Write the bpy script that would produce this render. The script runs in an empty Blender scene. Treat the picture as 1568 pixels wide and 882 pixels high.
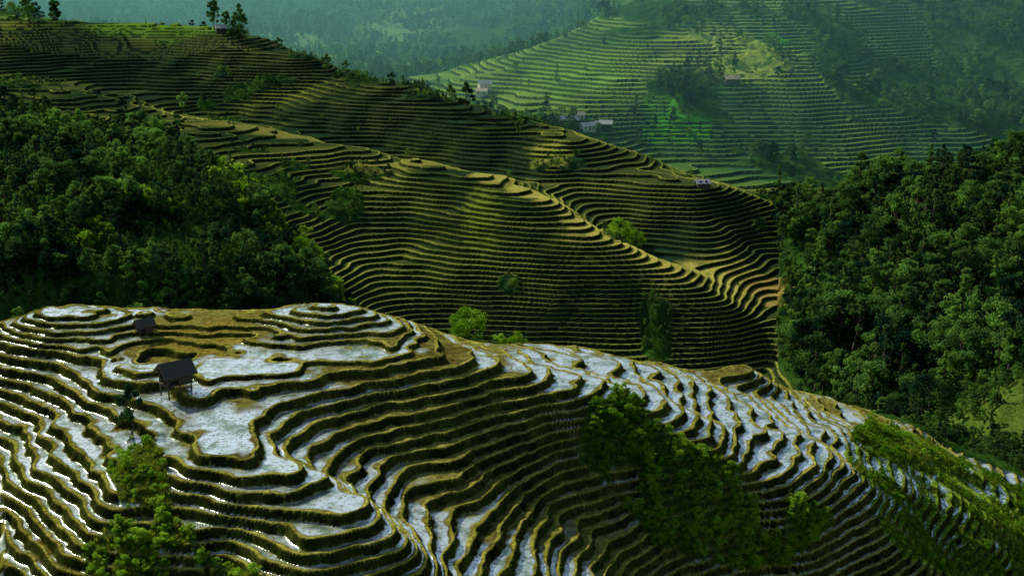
import bpy, math, numpy as np, time
from mathutils import Vector
T0=time.time()
rng=np.random.default_rng(7)
sc=bpy.context.scene
# ------------------------------------------------------------------ survey
PITCH=math.radians(-15.0); FPX=2178.0
def P(u,v,y=None,z=None):
    """survey station: bearing/depression + plan distance (or level) -> world x,y,z"""
    a=(u-784)/FPX; b=(441-v)/FPX
    dy=math.cos(PITCH)-math.sin(PITCH)*b; dz=math.sin(PITCH)+math.cos(PITCH)*b
    t=(y/dy) if y is not None else (z/dz)
    return (a*t,dy*t,dz*t)
C=[]
def cont(z,pts):
    for (u,v) in pts: C.append(P(u,v,z=z))
def st(l):
    for (u,v,y) in l: C.append(P(u,v,y=y))
def w(l):
    for p in l: C.append(p)
# foreground ridge contours
cont(-46,[(372,640),(378,605),(470,578),(560,560),(640,545),(700,545),(690,532),(640,528),(350,650),(280,620),(190,575),(100,540),(0,515),(-80,505)])
cont(-46,[(320,560),(430,552),(540,540),(330,590),(420,575)])
cont(-47,[(412,655),(402,690),(345,690),(285,665),(225,632),(150,590),(80,560)])
cont(-48,[(480,725),(440,680),(455,645),(520,622),(600,605),(700,590),(780,575),(790,562),(740,538),(430,742),(340,735),(260,715),(185,690),(135,630),(60,585),(0,572),(-90,562)])
cont(-50,[(560,775),(515,720),(530,690),(600,660),(700,635),(800,610),(880,600),(890,590),(850,560),(800,540),(510,810),(400,800),(300,790),(230,785),(150,765),(95,710),(65,650),(0,612),(-90,600)])
cont(-52,[(620,820),(600,770),(610,735),(680,695),(800,655),(900,628),(940,620),(960,600),(930,570),(880,545),(570,870),(450,875),(330,845),(200,840),(95,800),(40,740),(10,690),(-60,645)])
cont(-54,[(680,870),(665,810),(700,755),(780,710),(880,672),(960,655),(1020,648),(1030,610),(1000,575),(950,548),(330,895),(150,880),(60,830),(0,765),(-90,700)])
cont(-56,[(735,900),(740,810),(800,750),(880,712),(960,695),(1080,690),(1100,660),(1090,620),(1060,585),(1010,557),(60,900),(0,845),(-90,780)])
cont(-58,[(800,900),(830,810),(880,760),(980,730),(1080,720),(1150,700),(1170,670),(1140,620),(1100,583),(1050,556)])
cont(-60,[(880,900),(900,830),(970,780),(1080,760),(1180,745),(1230,720),(1230,680),(1190,630),(1140,590),(1090,566)])
cont(-63,[(960,900),(1000,845),(1100,815),(1220,795),(1290,760),(1290,700),(1260,650),(1210,612)])
cont(-67,[(1060,905),(1180,870),(1300,835),(1370,790),(1370,720),(1320,660),(1250,610)])
cont(-72,[(1300,905),(1420,865),(1460,800),(1440,720),(1380,665),(1310,625)])
cont(-78,[(1500,905),(1550,855),(1530,785),(1470,715),(1410,655)])
cont(-84,[(1650,905),(1640,810),(1568,750),(1500,695)])
w([(29,188.5,-63.2)])
# knolls behind the flooded field
cont(-43.3,[(490,464),(520,465)]); cont(-44,[(430,474),(575,476),(455,492),(540,490)])
cont(-45,[(400,505),(615,503),(450,525),(560,515)])
cont(-43.9,[(60,475),(120,477)]); cont(-44.4,[(0,486),(200,488),(375,484),(70,500)]); cont(-45.3,[(190,507),(80,522),(150,520)])
cont(-44.6,[(260,494),(330,494)]); cont(-45.5,[(300,520),(250,520)]); cont(-46.2,[(270,592),(240,560),(300,545)])
# hidden back slope of the ridge
for x in range(-120,60,30): w([(x,178,-56),(x,210,-80),(x,260,-112)])
w([(20,200,-72),(30,240,-100),(60,225,-84),(60,260,-106),(90,240,-100),(90,275,-116),(110,215,-92),(-70,165,-50),(-60,162,-49),(-20,163,-50)])
# valley floor + camera-side slope
for x in (-230,-150,-80,-20,40): w([(x,330,-142),(x,375,-138)])
w([(0,85,-62),(-40,85,-62),(40,100,-76),(-20,40,-30),(30,45,-34),(0,2,-2),(70,110,-88),(-70,80,-62),(-90,100,-64),(120,150,-110),(0,-20,6),(-40,10,-8),(40,10,-8)])
# mid hill, nearer shoulder
crest1=[(0,110,700),(130,135,670),(250,165,640),(350,185,612),(460,205,590),(550,222,568),(640,240,550),(750,262,530),(850,300,500),(900,335,487),(950,370,475),(1050,430,455)]
st(crest1+[(1120,480,445)])
for (u,v,y) in crest1[1:-1]:
    p=P(u,v,y=y); w([(p[0]+8,p[1]+19,p[2]-(6.5 if u<500 else 10))])
st([(700,520,438),(700,450,455),(700,400,470),(700,350,487),(700,300,508),(560,470,445),(560,400,475),(560,330,505),(560,270,540),(850,520,438),(850,450,450),(850,400,463),(850,350,480),(950,500,440),(950,440,453),(1040,530,432)])
st([(500,465,425),(480,430,430),(480,350,480),(420,290,510),(0,470,400),(0,350,445),(0,250,520),(0,180,610),(120,420,410),(120,300,455),(120,220,540),(250,470,400),(250,350,440),(250,270,500),(250,205,580),(380,440,412),(380,350,455),(-100,350,450),(-100,150,650)])
# mid hill, farther shoulder
st([(700,210,598),(700,190,612),(700,165,630),(460,170,650),(460,130,690),(460,88,720),(250,130,700),(250,90,740),(250,38,780),(100,30,800),(100,80,740),(-50,20,820),(340,45,770),(580,125,670),(830,210,590),(830,245,565),(1000,265,560),(1000,320,525),(1000,370,497),(1100,290,540),(1100,350,510),(1100,400,490),(1180,350,530),(1190,400,510),(1150,440,480),(1180,490,455),(1190,560,435),(1100,560,428)])
# behind far shoulder
w([(-30,760,-128),(20,720,-135),(80,700,-140),(120,650,-140),(-150,900,-115),(-250,1000,-112),(-60,900,-140),(-330,1000,-90),(-400,1300,-110)])
# far valley + far terraced hill
st([(750,150,1050),(850,195,950),(1000,250,900),(1100,275,890),(1250,300,880),(1400,270,920),(1100,200,961),(1100,130,1030),(1100,60,1107),(1130,0,1183),(900,200,955),(900,150,1010),(900,100,1075),(900,60,1130),(920,25,1190),(1300,210,955),(1300,140,1020),(1300,60,1110),(1300,0,1190),(1470,245,940),(1450,160,1040),(1450,70,1140),(1450,0,1210),(1568,200,1000),(1568,100,1100),(1568,0,1200),(1600,-80,1350),(1300,-80,1350),(1000,-60,1400)])
st([(760,100,1350),(600,100,1350),(700,60,1550),(600,50,1600),(600,0,1800),(760,15,1700),(400,80,1450),(400,20,1700),(200,20,1700),(200,-60,2100),(500,-60,2100),(800,-60,2000),(850,90,1330),(850,40,1500)])
w([(x,2700,250) for x in (-2400,-1600,-900,-300,300,900,1600,2400)]+[(x,3800,420) for x in (-3000,-1200,600,3000)])
# right-hand wooded hillside
st([(1568,250,620),(1568,350,510),(1568,450,420),(1568,560,320),(1500,640,285),(1568,640,275),(1450,690,262),(1400,640,330),(1380,600,360),(1250,590,400),(1250,350,520),(1350,350,500),(1300,450,450),(1400,500,400),(1450,320,560),(1250,500,430),(1200,290,750),(1400,290,650),(1480,560,345),(1640,300,560),(1640,500,360)])
w([(150,790,-172),(215,790,-172),(330,800,-140),(400,500,-70),(300,330,-80),(250,250,-90),(700,900,-60),(-500,600,-50),(-350,350,-110),(-250,230,-90),(-200,130,-60),(200,100,-90)])
C=np.array(C,float)
keep=[]
for i,p in enumerate(C):
    if all((p[0]-C[j][0])**2+(p[1]-C[j][1])**2>(0.012*abs(p[1])+.3)**2 for j in keep): keep.append(i)
C=C[keep]; N=len(C); print("control",N)
S=100.0
X=C[:,:2]/S; Z=C[:,2]
def phi(d2): return 0.5*d2*np.log(d2+1e-12)
K=phi(((X[:,None]-X[None])**2).sum(-1)); K+=np.eye(N)*1e-3*np.clip(X[:,1],.5,40)[:,None]**2*.3
Pm=np.c_[np.ones(N),X]
A=np.block([[K,Pm],[Pm.T,np.zeros((3,3))]])
sol=np.linalg.solve(A,np.r_[Z,0,0,0]); wt=sol[:N]; af=sol[N:]
def tps(x,y):
    out=np.empty(x.size); xf=x.ravel()/S; yf=y.ravel()/S
    for s in range(0,x.size,20000):
        xx=xf[s:s+20000]; yy=yf[s:s+20000]
        d=(xx[:,None]-X[None,:,0])**2+(yy[:,None]-X[None,:,1])**2
        out[s:s+20000]=phi(d)@wt+af[0]+af[1]*xx+af[2]*yy
    return out.reshape(x.shape)
# ------------------------------------------------------------------ grid
a_d=np.linspace(-.385,.385,1120)
a_l=-.385-(np.linspace(1,0,45)[:-1]**1.6)*.75
av=np.r_[a_l,a_d,-a_l[::-1]]
rows=[np.linspace(1,84,40)[:-1],np.arange(84,215,.15),np.arange(215,395,.9),np.arange(395,740,.40),np.arange(740,1260,1.1),1260*np.exp(np.linspace(0,math.log(4200/1260),140))]
yv=np.concatenate(rows)
nA,nY=len(av),len(yv)
def crw(xs,xq):
    i=np.clip(np.searchsorted(xs,xq)-1,1,len(xs)-3); t=(xq-xs[i])/(xs[i+1]-xs[i])
    M=np.zeros((len(xq),len(xs))); r=np.arange(len(xq))
    M[r,i-1]+=-.5*t+t*t-.5*t**3; M[r,i]+=1-2.5*t*t+1.5*t**3; M[r,i+1]+=.5*t+2*t*t-1.5*t**3; M[r,i+2]+=-.5*t*t+.5*t**3
    return M
ca=np.linspace(av[0]-.02,av[-1]+.02,420)
ly=np.log(yv+20); cy=np.linspace(ly[0]-.02,ly[-1]+.02,420)
CY,CA=np.meshgrid(np.exp(cy)-20,ca,indexing='ij')
HC=tps(CA*CY,CY)
H=crw(cy,ly)@HC@crw(ca,av).T
Y=np.repeat(yv[:,None],nA,1); XX=Y*av[None]
R=rng.random((256,256)).astype(np.float32)
def vn(x,y,s,seed=0):
    x=x/s+seed*17.3+1000; y=y/s+seed*7.7+1000
    xi=np.floor(x).astype(np.int64); yi=np.floor(y).astype(np.int64)
    fx=x-xi; fy=y-yi; fx=fx*fx*(3-2*fx); fy=fy*fy*(3-2*fy)
    xi&=255; yi&=255; x1=(xi+1)&255; y1=(yi+1)&255
    return (R[xi,yi]*(1-fx)+R[x1,yi]*fx)*(1-fy)+(R[xi,y1]*(1-fx)+R[x1,y1]*fx)*fy
def sst(a,b,x):
    t=np.clip((x-a)/(b-a),0,1); return t*t*(3-2*t)
def inpoly(x,y,poly):
    c=np.zeros(x.shape,bool); n=len(poly)
    for i in range(n):
        x0,y0=poly[i][:2]; x1,y1=poly[(i+1)%n][:2]
        if y0==y1: continue
        c^=((y0>y)!=(y1>y))&(x<(x1-x0)*(y-y0)/(y1-y0)+x0)
    return c
def poly(l): return [P(u,v,y=d)[:2] for u,v,d in l]
zf=Y<240; zm=(Y>=240)&(Y<790); zz=Y>=790
wamp=1+.7*sst(130,105,Y)
kn=sst(143,148,Y)*(XX<0)
wob=((vn(XX,Y,9,1)-.5)*1.1+(vn(XX,Y,3.6,2)-.5)*.85)*wamp*(1-.5*kn)+(vn(XX,Y,1.6,3)-.5)*.28
wob=np.where(zf,wob,np.where(zm,(vn(XX,Y,26,3)-.5)*3.4+(vn(XX,Y,9,4)-.5)*1.5,(vn(XX,Y,70,5)-.5)*12+(vn(XX,Y,22,6)-.5)*4))
H=H+wob-1.6*np.exp(-((XX-28.5)**2+(Y-182.5)**2)/20.)
far=sst(1250,1900,Y); H=H+far*((vn(XX,Y,400,7)-.5)*90+(vn(XX,Y,120,8)-.5)*30+(vn(XX,Y,35,9)-.5)*8)
Z_forestL=poly([(-500,520,380),(-500,200,610),(0,178,612),(120,182,600),(230,200,575),(300,235,530),(345,275,505),(420,330,470),(470,370,455),(505,410,436),(545,470,425),(400,520,380)])
Z_forestR=poly([(1185,340,560),(1300,285,640),(1420,270,660),(1568,235,680),(1900,200,720),(1900,620,250),(1560,560,300),(1480,560,330),(1400,640,300),(1250,590,385),(1195,560,425),(1190,470,455),(1195,400,500)])
inF=inpoly(XX,Y,Z_forestL)|inpoly(XX,Y,Z_forestR)
valley=(Y>205)&(Y<400)&~inF
gy,gx=np.gradient(H,axis=0)/np.gradient(yv)[:,None],np.gradient(H,axis=1)/(np.gradient(av)[None]*Y)
gy=gy-gx*av[None]
G=np.sqrt(gx**2+gy**2)
hi=zf&(H>-46)
step=np.where(hi,.42,np.where(zf,.80,np.where(zm,1.2,2.2)))
q=(H+46)/step; n=np.floor(q); f=q-n
rw=np.where(zf,.38,np.where(zm,.7,1.4)); bw=np.where(zf,.28,np.where(zm,.75,1.3))
edge=(vn(XX,Y,.8,11)-.5)*1.0*(zf)+1
edge2=(vn(XX,Y,1.4,12)-.5)*1.4*(zf)+1
wr=np.clip(rw*G/step*edge,.04,.42); wb=np.clip(bw*G/step*edge2,.02,.30)
ris=np.clip((f-(1-wr))/wr,0,1); ris_s=ris*ris*(3-2*ris)
bund=np.exp(-((f-wb*.45)/(wb*.5))**2)
TZ=-46+step*(n+ris_s)+bund*np.where(zf,.06,.12)
lev=(np.sin(n*12.9898+zm*3.1)*43758.5453)%1.0
tam=np.ones_like(H)
tam[inF]=0; tam[valley]=0; tam[Y<84]=0
tam*=1-sst(1250,1500,Y)
rf_n=vn(XX,Y,60,13)*.55+vn(XX,Y,22,14)*.3+vn(XX,Y,9,15)*.15
rough_far=sst(.50,.57,rf_n)*(zz)
rm_n=vn(XX,Y,34,16)*.5+vn(XX,Y,12,17)*.5
rough_mid=sst(.68,.74,rm_n)*zm
tam=tam*(1-rough_far)*(1-rough_mid)
def zp(l): return [P(u,v,z=z)[:2] for u,v,z in l]
Z_s1=zp([(905,640,-53.3),(960,625,-53.8),(1010,670,-55.2),(1100,705,-57.4),(1200,745,-60.3),(1280,790,-64),(1220,835,-64.5),(1080,815,-62),(1000,800,-60.4),(950,730,-57),(880,700,-55.5)])
Z_s2=zp([(1290,700,-64),(1330,640,-69),(1420,665,-76),(1600,760,-85),(1700,905,-84),(1380,905,-74),(1340,820,-68)])
Z_s3=zp([(190,810,-51.5),(250,775,-50),(300,820,-51),(380,860,-52),(440,910,-52.6),(110,930,-55),(120,850,-53)])
Z_s4=zp([(160,720,-49.3),(200,665,-48),(250,700,-48.2),(265,770,-49.7),(190,790,-50.5)])
in2=inpoly(XX,Y,Z_s2)
gnz=vn(XX,Y,5,18)*.6+vn(XX,Y,2,19)*.4
grassz=((inpoly(XX,Y,Z_s3)|inpoly(XX,Y,Z_s4))&(gnz>.42))|((in2|inpoly(XX,Y,Z_s1))&(gnz>.48))
tam=np.where(grassz,tam*.35,tam)
hum=(vn(XX,Y,1.1,21)-.5)*.25+(vn(XX,Y,3,22)-.5)*.5
hum=np.where(zf,hum,(vn(XX,Y,6,23)-.5)*2+(vn(XX,Y,2.5,24)-.5)*1.2)
ZF=TZ*tam+(H+hum)*(1-tam)
is_r=(ris>0.02)&(ris<=1)
isb=(f<wb)&~is_r
tread=~is_r&~isb
# ---------------------------------------------------------------- albedo
def col(*c): return np.array(c,np.float32)
ALB=np.empty(H.shape+(3,),np.float32)
nz=vn(XX,Y,12,31); nf=vn(XX,Y,.9,32); nm=vn(XX,Y,40,33)
def mix(a,b,t): return a+(b-a)*t[...,None]
def c2(a,b,t): return mix(col(*a)[None,None],col(*b)[None,None],t)
ALB[:]=c2((.12,.10,.022),(.30,.30,.07),np.clip(nf*.7+(lev-.5)*.6+.1,0,1))
grs=c2((.17,.16,.015),(.50,.46,.08),np.clip(nz*.5+vn(XX,Y,2.5,39)*.7-.1,0,1))
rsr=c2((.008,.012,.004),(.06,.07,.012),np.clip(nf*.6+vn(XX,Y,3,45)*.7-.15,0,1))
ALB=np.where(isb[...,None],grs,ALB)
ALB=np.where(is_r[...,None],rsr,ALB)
n20=vn(XX,Y,45,34)*.6+vn(XX,Y,15,37)*.4
bright=np.clip((n20-.35)*2.2+(lev-.5)*.4,0,1)
tm=c2((.018,.042,.016),(.095,.120,.026),bright)
bm=c2((.12,.17,.03),(.50,.50,.08),bright)
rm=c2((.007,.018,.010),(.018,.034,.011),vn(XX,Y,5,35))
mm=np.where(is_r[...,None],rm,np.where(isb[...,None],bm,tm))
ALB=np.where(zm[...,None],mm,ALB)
tf=c2((.05,.13,.035),(.18,.30,.045),np.clip(nm*1.6-.4,0,1))
tfb=c2((.14,.26,.06),(.40,.52,.08),np.clip(nm*1.6-.4,0,1))
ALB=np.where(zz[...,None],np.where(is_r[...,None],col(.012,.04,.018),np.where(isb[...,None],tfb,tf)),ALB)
wild=c2((.012,.04,.010),(.05,.13,.015),vn(XX,Y,8,36)*.7+nf*.3)
ALB=mix(ALB,wild,(1-tam))
gcol=c2((.07,.18,.012),(.24,.40,.025),vn(XX,Y,4,38)*.6+nf*.4)
ALB=mix(ALB,gcol,np.clip(in2*.9*(.4+nf)*(~is_r),0,1))
def patch(u,v,y,rx,ry,c,k=1):
    global ALB
    px,py,_=P(u,v,y=y); d=((XX-px)/rx)**2+((Y-py)/ry)**2
    m=np.clip(1.3-d+(vn(XX,Y,rx*.35,71)-.5)*1.2,0,1)*k*(~is_r|(tam<.5))
    ALB=mix(ALB,np.broadcast_to(col(*c),ALB.shape),m)
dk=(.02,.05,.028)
patch(300,85,735,150,60,dk,.6); patch(560,175,640,60,45,dk,.55); patch(800,235,572,60,25,dk,.55); patch(1050,330,520,40,35,dk,.45); patch(620,500,440,60,18,dk,.45)  # mid-hill cloud shade put into the albedo as darker soil and crops
patch(1110,445,480,14,22,(.46,.42,.08),.9)
patch(1175,450,478,9,12,(.40,.29,.07),.9)
patch(1035,185,975,26,26,(.12,.46,.03),.9)
patch(1180,65,1100,14,14,(.12,.48,.03),.9)
patch(890,110,1060,50,50,(.28,.50,.06),.7)
patch(1100,90,1075,55,45,(.42,.52,.08),.7)
patch(840,218,575,9,16,(.36,.38,.06),.9)
for (u,v,y) in [(760,265,528),(810,285,513),(850,302,500),(895,335,487),(930,358,480),(965,385,472),(1005,410,463),(1030,430,458)]: patch(u,v,y,9,11,(.52,.47,.09),.75)  # sunlit edge of the spur crest painted into the albedo in gold
patch(960,400,470,24,14,(.42,.38,.07),.5)
patch(735,330,493,7,22,(.30,.38,.04),.6); patch(800,430,458,4,14,(.24,.32,.04),.5)
patch(1280,310,860,20,16,(.46,.46,.08),.9)
patch(460,205,590,50,12,(.38,.36,.07),.5)
patch(270,38,775,50,15,(.20,.40,.04),.7)
patch(20,120,690,50,20,(.26,.30,.05),.4)
patch(650,240,548,60,8,(.38,.36,.07),.6)
patch(1560,620,285,30,30,(.14,.20,.03),.5)
patch(480,60,1560,110,110,(.34,.46,.14),.75); patch(620,30,1750,60,130,(.34,.46,.16),.55); patch(560,90,1400,80,50,(.22,.34,.08),.5)  # lit, paler look of the distant slopes painted into the albedo
wx=vn(XX,Y,14,41)*.40+vn(XX,Y,3.5,42)*.4+vn(XX,Y,1.1,43)*.2
want=np.full(H.shape,.50)
def bias(u,v,z,r,k):
    global want
    px,py,_=P(u,v,z=z); want=want+k*np.exp(-((XX-px)**2+(Y-py)**2)/(r*r))
bias(1130,630,-58,14,.45); bias(1000,580,-54,12,.35); bias(1230,690,-62,10,.45); bias(60,590,-48,14,.4); bias(160,620,-48,12,.25); bias(280,720,-49,8,.25)
bias(500,500,-44.5,9,.3); bias(90,500,-44.5,10,.3); bias(430,600,-46,14,.35); bias(900,560,-51,9,.3); bias(650,850,-54,12,.4); bias(450,820,-51,10,.25)
bias(640,650,-50,14,-.28); bias(560,680,-49,8,-.1); bias(310,520,-46,6,-.9); bias(240,540,-46,4,-.5); bias(860,740,-56,7,.15)
inner=np.clip((f-wb-.03-(vn(XX,Y,1.3,44)-.4)*.22)*14,0,1)*np.clip((1-wr-.03-f)*16,0,1)
wetm=(tread&zf&(Y>95)&(Y<205)&(tam>.5))*np.clip((want+(lev-.5)*.3-wx)*7+.5,0,1)*inner
dry=tread&zf&(tam>.5)
brown=np.exp(-((XX-P(315,520,z=-45.5)[0])**2+(Y-P(315,520,z=-45.5)[1])**2)/36.)
ALB=mix(ALB,np.broadcast_to(col(.28,.21,.03),ALB.shape),np.clip(brown,0,1)*tread*zf)
ZF=ZF+np.where(dry,(1-wetm)*((nf-.5)*.08+.04),0)+np.where((is_r|isb)&zf,(nf-.5)*.16,0)
# ---------------------------------------------------------------- mesh
def grid_mesh(name):
    nv=nY*nA
    me=bpy.data.meshes.new(name); me.vertices.add(nv)
    co=np.empty((nv,3),np.float32); co[:,0]=XX.ravel(); co[:,1]=Y.ravel(); co[:,2]=ZF.ravel()
    me.vertices.foreach_set("co",co.ravel())
    idx=np.arange(nv,dtype=np.int32).reshape(nY,nA)
    qd=np.stack([idx[:-1,:-1],idx[:-1,1:],idx[1:,1:],idx[1:,:-1]],-1).reshape(-1,4)
    nq=len(qd); me.loops.add(nq*4); me.loops.foreach_set("vertex_index",qd.ravel())
    me.polygons.add(nq); me.polygons.foreach_set("loop_start",np.arange(0,nq*4,4,dtype=np.int32))
    me.update(calc_edges=True)
    c=me.color_attributes.new("albedo",'FLOAT_COLOR','POINT'); c4=np.ones((nv,4),np.float32); c4[:,:3]=ALB.reshape(-1,3); c.data.foreach_set("color",c4.ravel())
    a=me.attributes.new("wet",'FLOAT','POINT'); a.data.foreach_set("value",wetm.astype(np.float32).ravel())
    ob=bpy.data.objects.new(name,me); sc.collection.objects.link(ob); return ob
terrain=grid_mesh("terraced_hills_terrain")
print("mesh",time.time()-T0)
def gi(x,y,arr):
    x=np.asarray(x,float); y=np.asarray(y,float)
    j=np.clip(np.searchsorted(yv,y)-1,0,nY-2); i=np.clip(np.searchsorted(av,x/y)-1,0,nA-2); return arr[j,i]
def gz(x,y): return gi(x,y,ZF)
# ---------------------------------------------------------------- materials
def nmat(name):
    m=bpy.data.materials.new(name); m.use_nodes=True; nt=m.node_tree; nt.nodes.clear(); return m,nt,nt.nodes,nt.links
m,nt,N_,L=nmat("terrace_ground")
out=N_.new("ShaderNodeOutputMaterial"); at=N_.new("ShaderNodeAttribute"); at.attribute_name="albedo"
wa=N_.new("ShaderNodeAttribute"); wa.attribute_name="wet"
geo=N_.new("ShaderNodeNewGeometry")
n1=N_.new("ShaderNodeTexNoise"); n1.inputs["Scale"].default_value=1.7; n1.inputs["Detail"].default_value=6; n1.inputs["Roughness"].default_value=.7
L.new(geo.outputs["Position"],n1.inputs["Vector"])
mr=N_.new("ShaderNodeMapRange"); mr.inputs[1].default_value=.3; mr.inputs[2].default_value=.7; mr.inputs[3].default_value=.25; mr.inputs[4].default_value=1.8
L.new(n1.outputs["Fac"],mr.inputs[0])
vm=N_.new("ShaderNodeVectorMath"); vm.operation='SCALE'; L.new(at.outputs["Color"],vm.inputs[0]); L.new(mr.outputs[0],vm.inputs["Scale"])
bp=N_.new("ShaderNodeBump"); bp.inputs["Strength"].default_value=.6; bp.inputs["Distance"].default_value=.25; L.new(n1.outputs["Fac"],bp.inputs["Height"])
pb=N_.new("ShaderNodeBsdfDiffuse"); pb.inputs["Roughness"].default_value=.4
L.new(vm.outputs[0],pb.inputs["Color"]); L.new(bp.outputs[0],pb.inputs["Normal"])
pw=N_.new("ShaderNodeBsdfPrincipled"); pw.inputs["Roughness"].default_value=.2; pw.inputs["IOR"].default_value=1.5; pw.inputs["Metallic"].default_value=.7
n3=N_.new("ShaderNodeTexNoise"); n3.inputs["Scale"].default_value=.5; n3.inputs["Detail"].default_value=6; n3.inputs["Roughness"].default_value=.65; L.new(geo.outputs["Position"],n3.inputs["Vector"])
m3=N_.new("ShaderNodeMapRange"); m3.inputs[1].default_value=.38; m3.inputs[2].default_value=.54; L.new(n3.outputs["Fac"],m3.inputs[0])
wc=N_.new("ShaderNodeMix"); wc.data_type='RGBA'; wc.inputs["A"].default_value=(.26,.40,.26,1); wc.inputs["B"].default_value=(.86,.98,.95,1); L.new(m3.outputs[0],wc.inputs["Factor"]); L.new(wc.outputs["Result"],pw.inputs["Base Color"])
n2=N_.new("ShaderNodeTexNoise"); n2.inputs["Scale"].default_value=2.6; n2.inputs["Detail"].default_value=5; n2.inputs["Roughness"].default_value=.75; L.new(geo.outputs["Position"],n2.inputs["Vector"])
b2=N_.new("ShaderNodeBump"); b2.inputs["Strength"].default_value=.4; b2.inputs["Distance"].default_value=.05; L.new(n2.outputs["Fac"],b2.inputs["Height"]); L.new(b2.outputs[0],pw.inputs["Normal"])
m2=N_.new("ShaderNodeMapRange"); m2.inputs[1].default_value=.53; m2.inputs[2].default_value=.60; m2.inputs[3].default_value=1; m2.inputs[4].default_value=.1; L.new(n2.outputs["Fac"],m2.inputs[0])
mm_=N_.new("ShaderNodeMath"); mm_.operation='MULTIPLY'; L.new(wa.outputs["Fac"],mm_.inputs[0]); L.new(m2.outputs[0],mm_.inputs[1])
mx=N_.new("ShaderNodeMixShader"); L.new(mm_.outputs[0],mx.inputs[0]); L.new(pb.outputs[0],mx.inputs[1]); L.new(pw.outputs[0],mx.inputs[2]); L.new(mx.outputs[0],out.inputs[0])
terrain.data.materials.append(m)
def leafmat(name,c1,c2,tr=.35):
    m,nt,N_,L=nmat(name); out=N_.new("ShaderNodeOutputMaterial")
    oi=N_.new("ShaderNodeObjectInfo"); geo=N_.new("ShaderNodeNewGeometry")
    n=N_.new("ShaderNodeTexNoise"); n.inputs["Scale"].default_value=.035; n.inputs["Detail"].default_value=6; n.inputs["Roughness"].default_value=.65; L.new(geo.outputs["Position"],n.inputs["Vector"])
    ad=N_.new("ShaderNodeMath"); ad.operation='MULTIPLY_ADD'; ad.inputs[1].default_value=.6; L.new(oi.outputs["Random"],ad.inputs[0])
    s=N_.new("ShaderNodeMath"); s.operation='MULTIPLY_ADD'; s.inputs[1].default_value=3.2; s.inputs[2].default_value=-1.58; L.new(n.outputs["Fac"],s.inputs[0]); L.new(s.outputs[0],ad.inputs[2])
    r=N_.new("ShaderNodeMix"); r.data_type='RGBA'; r.inputs["A"].default_value=(*c1,1); r.inputs["B"].default_value=(*c2,1); L.new(ad.outputs[0],r.inputs["Factor"])
    d=N_.new("ShaderNodeBsdfDiffuse"); t=N_.new("ShaderNodeBsdfTranslucent"); L.new(r.outputs["Result"],d.inputs[0]); L.new(r.outputs["Result"],t.inputs[0])
    x=N_.new("ShaderNodeMixShader"); x.inputs[0].default_value=tr; L.new(d.outputs[0],x.inputs[1]); L.new(t.outputs[0],x.inputs[2]); L.new(x.outputs[0],out.inputs[0]); return m
def plain(name,c1,c2,scale=4,rough=.85):
    m,nt,N_,L=nmat(name); out=N_.new("ShaderNodeOutputMaterial"); p=N_.new("ShaderNodeBsdfPrincipled"); p.inputs["Roughness"].default_value=rough
    n=N_.new("ShaderNodeTexNoise"); n.inputs["Scale"].default_value=scale; n.inputs["Detail"].default_value=5
    tc=N_.new("ShaderNodeTexCoord"); L.new(tc.outputs["Object"],n.inputs["Vector"])
    r=N_.new("ShaderNodeMix"); r.data_type='RGBA'; r.inputs["A"].default_value=(*c1,1); r.inputs["B"].default_value=(*c2,1); L.new(n.outputs["Fac"],r.inputs["Factor"])
    L.new(r.outputs["Result"],p.inputs["Base Color"]); L.new(p.outputs[0],out.inputs[0]); return m
M_bark=plain("bark",(.05,.035,.02),(.10,.08,.05))
M_leaf=leafmat("forest_leaf",(.008,.042,.022),(.22,.44,.07),.45)
M_leafb=leafmat("shrub_leaf",(.12,.28,.012),(.40,.64,.05),.55)
M_grass=leafmat("grass_blade",(.12,.20,.012),(.36,.40,.04),.4)
M_wood=plain("weathered_wood",(.04,.03,.02),(.10,.075,.05),3)
M_thatch=plain("thatch",(.04,.036,.028),(.10,.085,.06),6)
M_wall=plain("limewashed_wall",(.5,.48,.4),(.65,.62,.55),1)
M_roof=plain("clay_tile_roof",(.45,.33,.2),(.6,.48,.34),2)
M_tin=plain("grey_sheet_roof",(.32,.34,.33),(.5,.52,.5),1,.6)
M_dark=plain("dark_opening",(.015,.015,.015),(.03,.03,.03))
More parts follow.
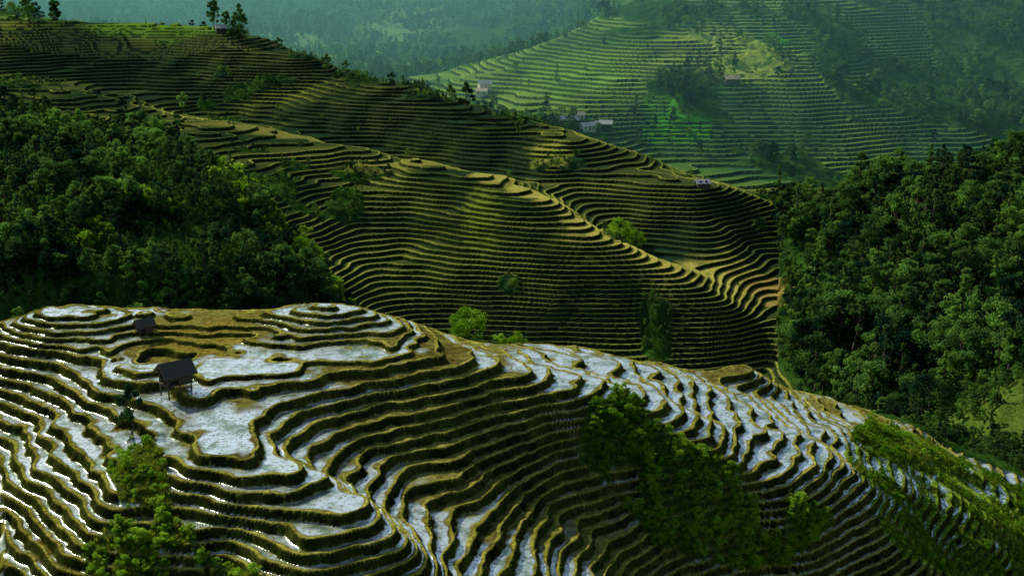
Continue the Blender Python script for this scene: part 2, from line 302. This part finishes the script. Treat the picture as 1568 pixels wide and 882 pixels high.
# ---------------------------------------------------------------- trees
def tree_mesh(name,h,rx,nl,per,leaf,mat,seed,trunk=True,shape='round',base=.3):
    r=np.random.default_rng(seed); V=[];F=[];MI=[]
    def tube(p0,p1,r0,r1,k=6):
        b=len(V); d=np.array(p1)-p0; d/=np.linalg.norm(d); a=np.cross(d,[.3,.9,.1]); a/=np.linalg.norm(a); c=np.cross(d,a)
        for p,rr in ((p0,r0),(p1,r1)):
            for i in range(k):
                t=2*math.pi*i/k; V.append(tuple(np.array(p)+rr*(a*math.cos(t)+c*math.sin(t))))
        for i in range(k): F.append((b+i,b+(i+1)%k,b+k+(i+1)%k,b+k+i)); MI.append(0)
    lobes=[]
    for i in range(nl):
        t=r.random(); th=r.random()*6.283
        if shape=='cone':
            z=h*(base+(1-base)*t); rr=rx*(1-t)**.8*r.uniform(.3,1)+.05; lr=rx*.35*(1.15-t)
        else:
            z=h*(base+(1-base)*(.1+.85*t)); env=math.sqrt(max(0,1-(2*t-.9)**2*.8)); rr=rx*env*math.sqrt(r.random())*.9; lr=rx*r.uniform(.20,.40)
        lobes.append((rr*math.cos(th),rr*math.sin(th),z,lr))
    if trunk:
        pts=[np.array([0,0,-.5])]
        for i in range(1,5): pts.append(np.array([r.normal()*.03*h,r.normal()*.03*h,h*.8*i/4]))
        for i in range(4): tube(pts[i],pts[i+1],h*.022*(1-i*.22),h*.022*(1-(i+1)*.22))
        for l in lobes[:min(nl,9)]:
            zb=min(l[2]*.65,h*.6); k=zb/(h*.8)*4; i=int(min(3,k)); pb=pts[i]+(pts[i+1]-pts[i])*(k-i); tube(pb,np.array(l[:3]),h*.009,h*.003,4)
    LB=np.array(lobes); c=np.repeat(LB,per,0); n=len(c)
    d=r.normal(size=(n,3)); d/=np.linalg.norm(d,axis=1)[:,None]; d[:,2]*=.75
    rad=r.random(n)**.4*r.uniform(.75,1.25,n)
    pos=c[:,:3]+d*(c[:,3]*rad)[:,None]; pos[:,2]=np.maximum(pos[:,2],.05)
    nr=d+r.normal(size=(n,3))*.55; nr/=np.linalg.norm(nr,axis=1)[:,None]
    a=np.cross(nr,r.normal(size=(n,3))); a/=np.linalg.norm(a,axis=1)[:,None]; b=np.cross(nr,a)
    s=leaf*r.uniform(.5,1.2,n)[:,None]
    q=np.stack([pos-a*s,pos-b*s*.55,pos+a*s,pos+b*s*.55],1).reshape(-1,3)
    b0=len(V); V=np.array(V).reshape(-1,3); VV=np.r_[V,q] if len(V) else q
    FF=F+[tuple(x) for x in (np.arange(n*4).reshape(-1,4)+b0).tolist()]
    me=bpy.data.meshes.new(name); me.from_pydata(VV.tolist(),[],FF); me.materials.append(M_bark); me.materials.append(mat)
    me.polygons.foreach_set("material_index",np.array(MI+[1]*n,np.int32)); me.update(); return me
def coll(name,meshes):
    c=bpy.data.collections.new(name)
    for i,me in enumerate(meshes): c.objects.link(bpy.data.objects.new(name+"_part_%02d"%i,me))
    return c
broad=[tree_mesh("broadleaf_tree",9+i,3.2+.3*i,22,105,.33,M_leaf,10+i,base=.22) for i in range(4)]
broad.append(tree_mesh("slender_tree",13,2.2,18,110,.34,M_leaf,31,base=.25))
broad.append(tree_mesh("conical_tree",14,3.2,26,100,.36,M_leaf,32,shape='cone',base=.12))
c_tree=coll("tree_kinds",broad)
shr=[tree_mesh("shrub",1.9+.3*i,1.5+.2*i,16,80,.15,M_leafb,50+i,base=.05) for i in range(4)]
c_shrub=coll("shrub_kinds",shr)
def tuft(seed,h,n):
    r=np.random.default_rng(seed); V=[];F=[]
    for i in range(n):
        a=r.random()*6.283; p=np.array([math.cos(a),math.sin(a),0])*r.random()*.22; l=np.array([math.cos(a),math.sin(a),0])*h*r.uniform(.1,.6); hh=h*r.uniform(.5,1); s=np.array([-math.sin(a),math.cos(a),0])*.025
        b=len(V); V+= [tuple(p-s),tuple(p+s),tuple(p+l*.4+s*.7+[0,0,hh*.65]),tuple(p+l*.4-s*.7+[0,0,hh*.65]),tuple(p+l+[0,0,hh])]
        F+=[(b,b+1,b+2,b+3),(b+3,b+2,b+4)]
    me=bpy.data.meshes.new("grass_tuft"); me.from_pydata(V,[],F); me.materials.append(M_grass); return me
c_grass=coll("grass_kinds",[tuft(i,.5,26) for i in range(4)])
def scatter(name,x,y,scl,c,nk,sink=.1):
    x=np.asarray(x);y=np.asarray(y); n=len(x); z=gz(x,y)-sink*scl
    me=bpy.data.meshes.new(name); me.vertices.add(n); me.vertices.foreach_set("co",np.c_[x,y,z].astype(np.float32).ravel())
    for nm_,ty,v in (("scl",'FLOAT',scl),("rz",'FLOAT',rng.random(n)*6.283),("kind",'INT',rng.integers(0,nk,n))):
        a=me.attributes.new(nm_,ty,'POINT'); a.data.foreach_set("value",np.asarray(v,np.int32 if ty=='INT' else np.float32))
    ob=bpy.data.objects.new(name,me); sc.collection.objects.link(ob)
    g=bpy.data.node_groups.new(name+"_gn",'GeometryNodeTree'); g.interface.new_socket("Geometry",in_out='INPUT',socket_type='NodeSocketGeometry'); g.interface.new_socket("Geometry",in_out='OUTPUT',socket_type='NodeSocketGeometry')
    N=g.nodes; L=g.links; gin=N.new("NodeGroupInput"); go=N.new("NodeGroupOutput"); ip=N.new("GeometryNodeInstanceOnPoints"); ci=N.new("GeometryNodeCollectionInfo")
    ci.inputs["Collection"].default_value=c; ci.inputs["Separate Children"].default_value=True; ci.inputs["Reset Children"].default_value=True
    def na(nm_,ty):
        k=N.new("GeometryNodeInputNamedAttribute"); k.data_type=ty; k.inputs["Name"].default_value=nm_; return k.outputs["Attribute"]
    cx=N.new("ShaderNodeCombineXYZ"); L.new(na("rz",'FLOAT'),cx.inputs[2])
    L.new(gin.outputs[0],ip.inputs["Points"]); L.new(ci.outputs[0],ip.inputs["Instance"]); ip.inputs["Pick Instance"].default_value=True
    L.new(na("kind",'INT'),ip.inputs["Instance Index"]); L.new(cx.outputs[0],ip.inputs["Rotation"]); L.new(na("scl",'FLOAT'),ip.inputs["Scale"]); L.new(ip.outputs[0],go.inputs[0])
    md=ob.modifiers.new("scatter",'NODES'); md.node_group=g; print(name,n); return ob
def inzone(pl,n,amax=.6):
    a=np.array([p[:2] for p in pl]); lo,hi=a.min(0),a.max(0); x=rng.uniform(lo[0],hi[0],n); y=rng.uniform(lo[1],hi[1],n)
    k=inpoly(x,y,pl)&(np.abs(x/y)<amax); return x[k],y[k]
def forest(name,zone,n,nu,s0,s1,sd):
    x,y=inzone(zone,n); k=vn(x,y,25,sd)*.7+rng.random(len(x))*.3>.36; x,y=x[k],y[k]; s=rng.uniform(s0,s1,len(x))*(.5+1.0*vn(x,y,20,sd+1))
    x2,y2=inzone(zone,nu,.45); s2=rng.uniform(.12,.3,len(x2))
    scatter(name,np.r_[x,x2],np.r_[y,y2],np.r_[s,s2],c_tree,6)
forest("hillside_forest",Z_forestL,4600,16000,.3,.85,53)
forest("valley_forest",Z_forestR,5600,12000,.4,1.4,56)
x=rng.uniform(40,260,14000); y=rng.uniform(215,470,14000); k=(np.abs(x/y)<.5)&(x/y>.14)&(gi(x,y,inF)<.5)&(gi(x,y,tam)<.5)&(rng.random(len(x))<.6); x,y=x[k],y[k]
scatter("gully_scrub",x,y,rng.uniform(.1,.42,len(x)),c_tree,6)
x=rng.uniform(-800,700,90000); y=rng.uniform(830,2300,90000); k=(np.abs(x/y)<.42); x,y=x[k],y[k]
rf=gi(x,y,tam); k=((rf<.4)&(rng.random(len(x))<.42)&(vn(x,y,40,55)>.3))|(rng.random(len(x))<.015); x,y=x[k],y[k]
scatter("distant_woodland",x,y,rng.uniform(.4,1.1,len(x)),c_tree,6)
x=rng.uniform(-320,200,40000); y=rng.uniform(430,820,40000); k=(np.abs(x/y)<.42)&(gi(x,y,inF)<.5)&((gi(x,y,rough_mid)>.4)|(rng.random(len(x))<.008)); k&=rng.random(len(x))<.7; x,y=x[k],y[k]
scatter("hillside_scrub",x,y,rng.uniform(.1,.3,len(x)),c_tree,6)
ex=[];ey=[]
for (u,v,y_) in [(300,280,508),(325,275,515),(345,285,505),(372,305,492),(400,325,480),(430,345,466),(460,378,453),(488,402,440),(510,425,432),(215,350,452),(235,345,455),(250,355,448),(155,400,425)]:
    p=P(u,v,y=y_); m_=9; ex+=list(p[0]+rng.normal(0,3.2,m_)); ey+=list(p[1]+rng.normal(0,5,m_))
scatter("forest_edge_shrubs",np.array(ex),np.array(ey),rng.uniform(.9,2.1,len(ex)),c_shrub,4)
x,y=inzone(Z_s1,3000); k=gi(x,y,grassz)>.5; x,y=x[k][:330],y[k][:330]
scatter("shrub_thicket",x,y,rng.uniform(.18,.56,len(x)),c_shrub,4)
x,y=inzone(Z_s2,6000); k=gi(x,y,grassz)>.5; x,y=x[k][:420],y[k][:420]
scatter("ridge_shrubs",x,y,rng.uniform(.1,.42,len(x)),c_shrub,4)
x,y=inzone(Z_s3,3000); k=gi(x,y,grassz)>.5; x,y=x[k][:200],y[k][:200]
x4,y4=inzone(Z_s4,600); x,y=np.r_[x,x4[:40]],np.r_[y,y4[:40]]
scatter("terrace_shrubs",x,y,rng.uniform(.12,.38,len(x)),c_shrub,4)
x=rng.uniform(-75,90,180000); y=rng.uniform(96,212,180000); k=(np.abs(x/y)<.4)&((gi(x,y,isb|is_r)>0)&(rng.random(len(x))<.4)&(vn(x,y,2.2,81)>.5)|(gi(x,y,grassz)>.5)|(gi(x,y,in2)>.5)); x,y=x[k],y[k]
scatter("terrace_edge_grass",x,y,rng.uniform(.12,.36,len(x))+.8*(gi(x,y,grassz)>.5)*rng.random(len(x)),c_grass,4,sink=.02)
# single trees
ht=tree_mesh("tall_hill_tree",17,3.6,34,110,.42,M_leaf,91,base=.18)
hc=tree_mesh("dense_conical_tree",17,6.5,60,110,.45,M_leaf,92,shape='cone',base=.05)
hs=tree_mesh("small_hill_tree",9,2.4,16,110,.3,M_leaf,93,base=.2)
hb=tree_mesh("bright_bushy_tree",4.2,2.3,26,170,.14,M_leafb,94,base=.1)
def tree_at(me,u,v,y,s=1,name="tree"):
    px,py,_=P(u,v,y=y); o=bpy.data.objects.new(name,me); o.location=(px,py,float(gz(px,py))-.2*s); o.scale=(s,s,s); o.rotation_euler[2]=u; sc.collection.objects.link(o)
tree_at(ht,328,45,772,1.0); tree_at(hc,368,60,765,1.0); tree_at(ht,347,50,770,.7); tree_at(hs,427,80,735,.9); tree_at(ht,42,30,800,1.1); tree_at(ht,85,28,800,1.0)
tree_at(hs,280,160,660,1.1); tree_at(hs,188,185,612,1.0); tree_at(hs,715,165,628,1.5); tree_at(hs,690,165,632,1.2); tree_at(hs,500,105,705,1.1); tree_at(hs,530,115,695,.9); tree_at(hs,795,200,600,.8); tree_at(hs,600,135,660,.8)
tree_at(hb,718,528,167,1.05,"bushy_tree"); tree_at(hb,792,532,167,.5,"bushy_tree"); tree_at(hb,765,530,167,.45,"bushy_tree")
tree_at(hb,950,340,500,2.4,"bushy_tree"); tree_at(hb,975,335,505,1.7,"bushy_tree"); tree_at(hs,205,735,127,.55,"slender_tree")
# ---------------------------------------------------------------- buildings
def box(name,par,lo,hi,mat):
    x0,y0,z0=lo;x1,y1,z1=hi
    V=[(x0,y0,z0),(x1,y0,z0),(x1,y1,z0),(x0,y1,z0),(x0,y0,z1),(x1,y0,z1),(x1,y1,z1),(x0,y1,z1)]
    me=bpy.data.meshes.new(name); me.from_pydata(V,[],[(3,2,1,0),(4,5,6,7),(0,1,5,4),(1,2,6,5),(2,3,7,6),(3,0,4,7)]); me.materials.append(mat)
    o=bpy.data.objects.new(name,me); o.parent=par; sc.collection.objects.link(o); return o
def gable(name,par,L_,W_,z0,zr,ov,th,mat,cz=.4):
    hx=L_/2+ov; hy=W_/2+ov; sl=(zr-z0)/(W_/2); ze=z0-sl*ov; ns=10
    V=[];F=[]
    for s in (-1,1):
        for k in range(ns+1):
            x=-hx+2*hx*k/ns; jz=.03*math.sin(k*2.3+s)
            V+=[(x,s*hy,ze+jz),(x,0,zr+jz*.5),(x,0,zr+th+jz*.5),(x,s*hy,ze+th+jz)]
        b=len(V)-4*(ns+1)
        for k in range(ns):
            i=b+4*k
            for e in range(4): F.append((i+e,i+(e+1)%4,i+4+(e+1)%4,i+4+e))
        F.append((b,b+1,b+2,b+3)); F.append((len(V)-1,len(V)-2,len(V)-3,len(V)-4))
    me=bpy.data.meshes.new(name); me.from_pydata(V,[],F); me.materials.append(mat); o=bpy.data.objects.new(name,me); o.parent=par; sc.collection.objects.link(o); return o
def gend(name,par,x,W_,z0,zr,mat):
    me=bpy.data.meshes.new(name); me.from_pydata([(x,-W_/2,z0),(x,W_/2,z0),(x,0,zr)],[],[(0,1,2)]); me.materials.append(mat); o=bpy.data.objects.new(name,me); o.parent=par; sc.collection.objects.link(o)
def empty(name,px,py,pz,rz):
    e=bpy.data.objects.new(name,None); e.location=(px,py,pz); e.rotation_euler[2]=rz; sc.collection.objects.link(e); return e
def stilt_hut(u,v,z,rz,s=1.0,low=False):
    px,py,_=P(u,v,z=z); e=empty("wooden_stilt_hut",px,py,float(gz(px,py)),rz); e.scale=(s,s,s)
    fl=.2 if low else 1.0
    for i,x in enumerate((-1.5,0,1.5)):
        for j,y in enumerate((-1.15,1.15)): box("post_%d"%(i*2+j),e,(x-.08,y-.08,-.8),(x+.08,y+.08,fl+1.5),M_wood)
    box("floor",e,(-1.75,-1.4,fl-.12),(1.75,1.4,fl),M_wood)
    for k in range(11):
        x=-1.6+k*.295; box("back_plank_%d"%k,e,(x,1.25,fl+.005),(x+.27,1.3,fl+1.45+.03*(k%3)),M_wood)
        if k>4: box("front_plank_%d"%k,e,(x,-1.3,fl+.005),(x+.27,-1.25,fl+.95+.03*(k%2)),M_wood)
    for k in range(8):
        y=-1.2+k*.305; box("side_plank_%d"%k,e,(1.62,y,fl+.005),(1.67,y+.28,fl+1.4),M_wood)
    box("rail",e,(-1.65,-1.32,fl+.6),(0,-1.26,fl+.68),M_wood)
    box("tie_beam",e,(-1.8,-.06,fl+1.4),(1.8,.06,fl+1.5),M_wood)
    gable("roof",e,3.5,2.7,fl+1.45,fl+2.55,.45,.14,M_thatch)
    gend("gable_end",e,1.6,2.6,fl+1.45,fl+2.5,M_wood)
stilt_hut(270,602,-46.4,math.radians(38),.8)
stilt_hut(222,514,-45.6,math.radians(35),.5,True)
def farmhouse(u,v,y,rz,L_,W_,h,roof,wall):
    px,py,_=P(u,v,y=y); e=empty("farmhouse",px,py,float(gz(px,py))+.3,rz)
    box("walls",e,(-L_/2,-W_/2,-2),(L_/2,W_/2,h),wall)
    gable("roof",e,L_,W_,h+.02,h+W_*.32,.7,.15,roof)
    for s in (-1,1): gend("gable_end",e,s*(L_/2-.02),W_,h,h+W_*.32,wall)
    nwn=max(2,int(L_/3))
    for k in range(nwn):
        x=-L_/2+L_*(k+.5)/nwn
        if k==nwn//2: box("door",e,(x-.5,-W_/2-.04,0),(x+.5,-W_/2-.003,2.1),M_dark)
        else: box("window_%d"%k,e,(x-.5,-W_/2-.04,1),(x+.5,-W_/2-.003,2.1),M_dark)
farmhouse(683,80,1450,.1,20,8,4,M_roof,M_wall)
farmhouse(742,150,1060,.3,9,6,5,M_tin,M_wall); farmhouse(738,158,1050,-.2,8,5,3,M_roof,M_wall)
farmhouse(870,195,955,.2,12,7,3,M_tin,M_wood); farmhouse(900,200,950,.5,10,6,3,M_tin,M_wall); farmhouse(925,192,960,-.2,11,6,3,M_tin,M_wood); farmhouse(845,190,960,0,9,5,3,M_roof,M_wood); farmhouse(885,186,972,.3,8,5,3,M_roof,M_wall)
farmhouse(1120,135,1028,.2,10,6,3,M_roof,M_wood)
farmhouse(1075,292,540,.2,4.5,3,1.4,M_tin,M_wood); farmhouse(338,50,766,.3,5,4,2.2,M_tin,M_wood); farmhouse(1225,2,1200,.1,14,7,4,M_tin,M_wall)
# ---------------------------------------------------------------- camera, light
cam=bpy.data.cameras.new("camera"); co=bpy.data.objects.new("camera",cam); sc.collection.objects.link(co); sc.camera=co
cam.lens=50; cam.sensor_width=36; cam.clip_end=12000; cam.clip_start=.5
co.rotation_euler=(math.radians(90)+PITCH,0,0)
az=math.radians(-44); el=math.radians(35)
sd=Vector((math.sin(az)*math.cos(el),math.cos(az)*math.cos(el),math.sin(el)))
sun=bpy.data.lights.new("sun",'SUN'); sun.energy=5; sun.angle=math.radians(.5); sun.color=(1,.94,.70)
so=bpy.data.objects.new("sun",sun); sc.collection.objects.link(so); so.rotation_euler=(-sd).to_track_quat('-Z','Y').to_euler()
wd=bpy.data.worlds.new("World"); sc.world=wd; wd.use_nodes=True; nt=wd.node_tree; bg=nt.nodes["Background"]
sk=nt.nodes.new("ShaderNodeTexSky"); sk.sky_type='NISHITA'; sk.sun_disc=False; sk.sun_elevation=el; sk.sun_rotation=az
nt.links.new(sk.outputs[0],bg.inputs[0]); bg.inputs[1].default_value=.10
bpy.ops.mesh.primitive_cube_add(size=1,location=(0,2800,-145)); hz=bpy.context.object; hz.name="valley_haze"; hz.scale=(5600,3960,410)
m,nt,N_,L=nmat("haze_air"); out=N_.new("ShaderNodeOutputMaterial"); vs=N_.new("ShaderNodeVolumePrincipled"); vs.inputs["Density"].default_value=.0004; vs.inputs["Color"].default_value=(.30,.85,.88,1); vs.inputs["Anisotropy"].default_value=.3
L.new(vs.outputs[0],out.inputs["Volume"]); hz.data.materials.append(m)
sc.view_settings.view_transform='Standard'
print("done",time.time()-T0)
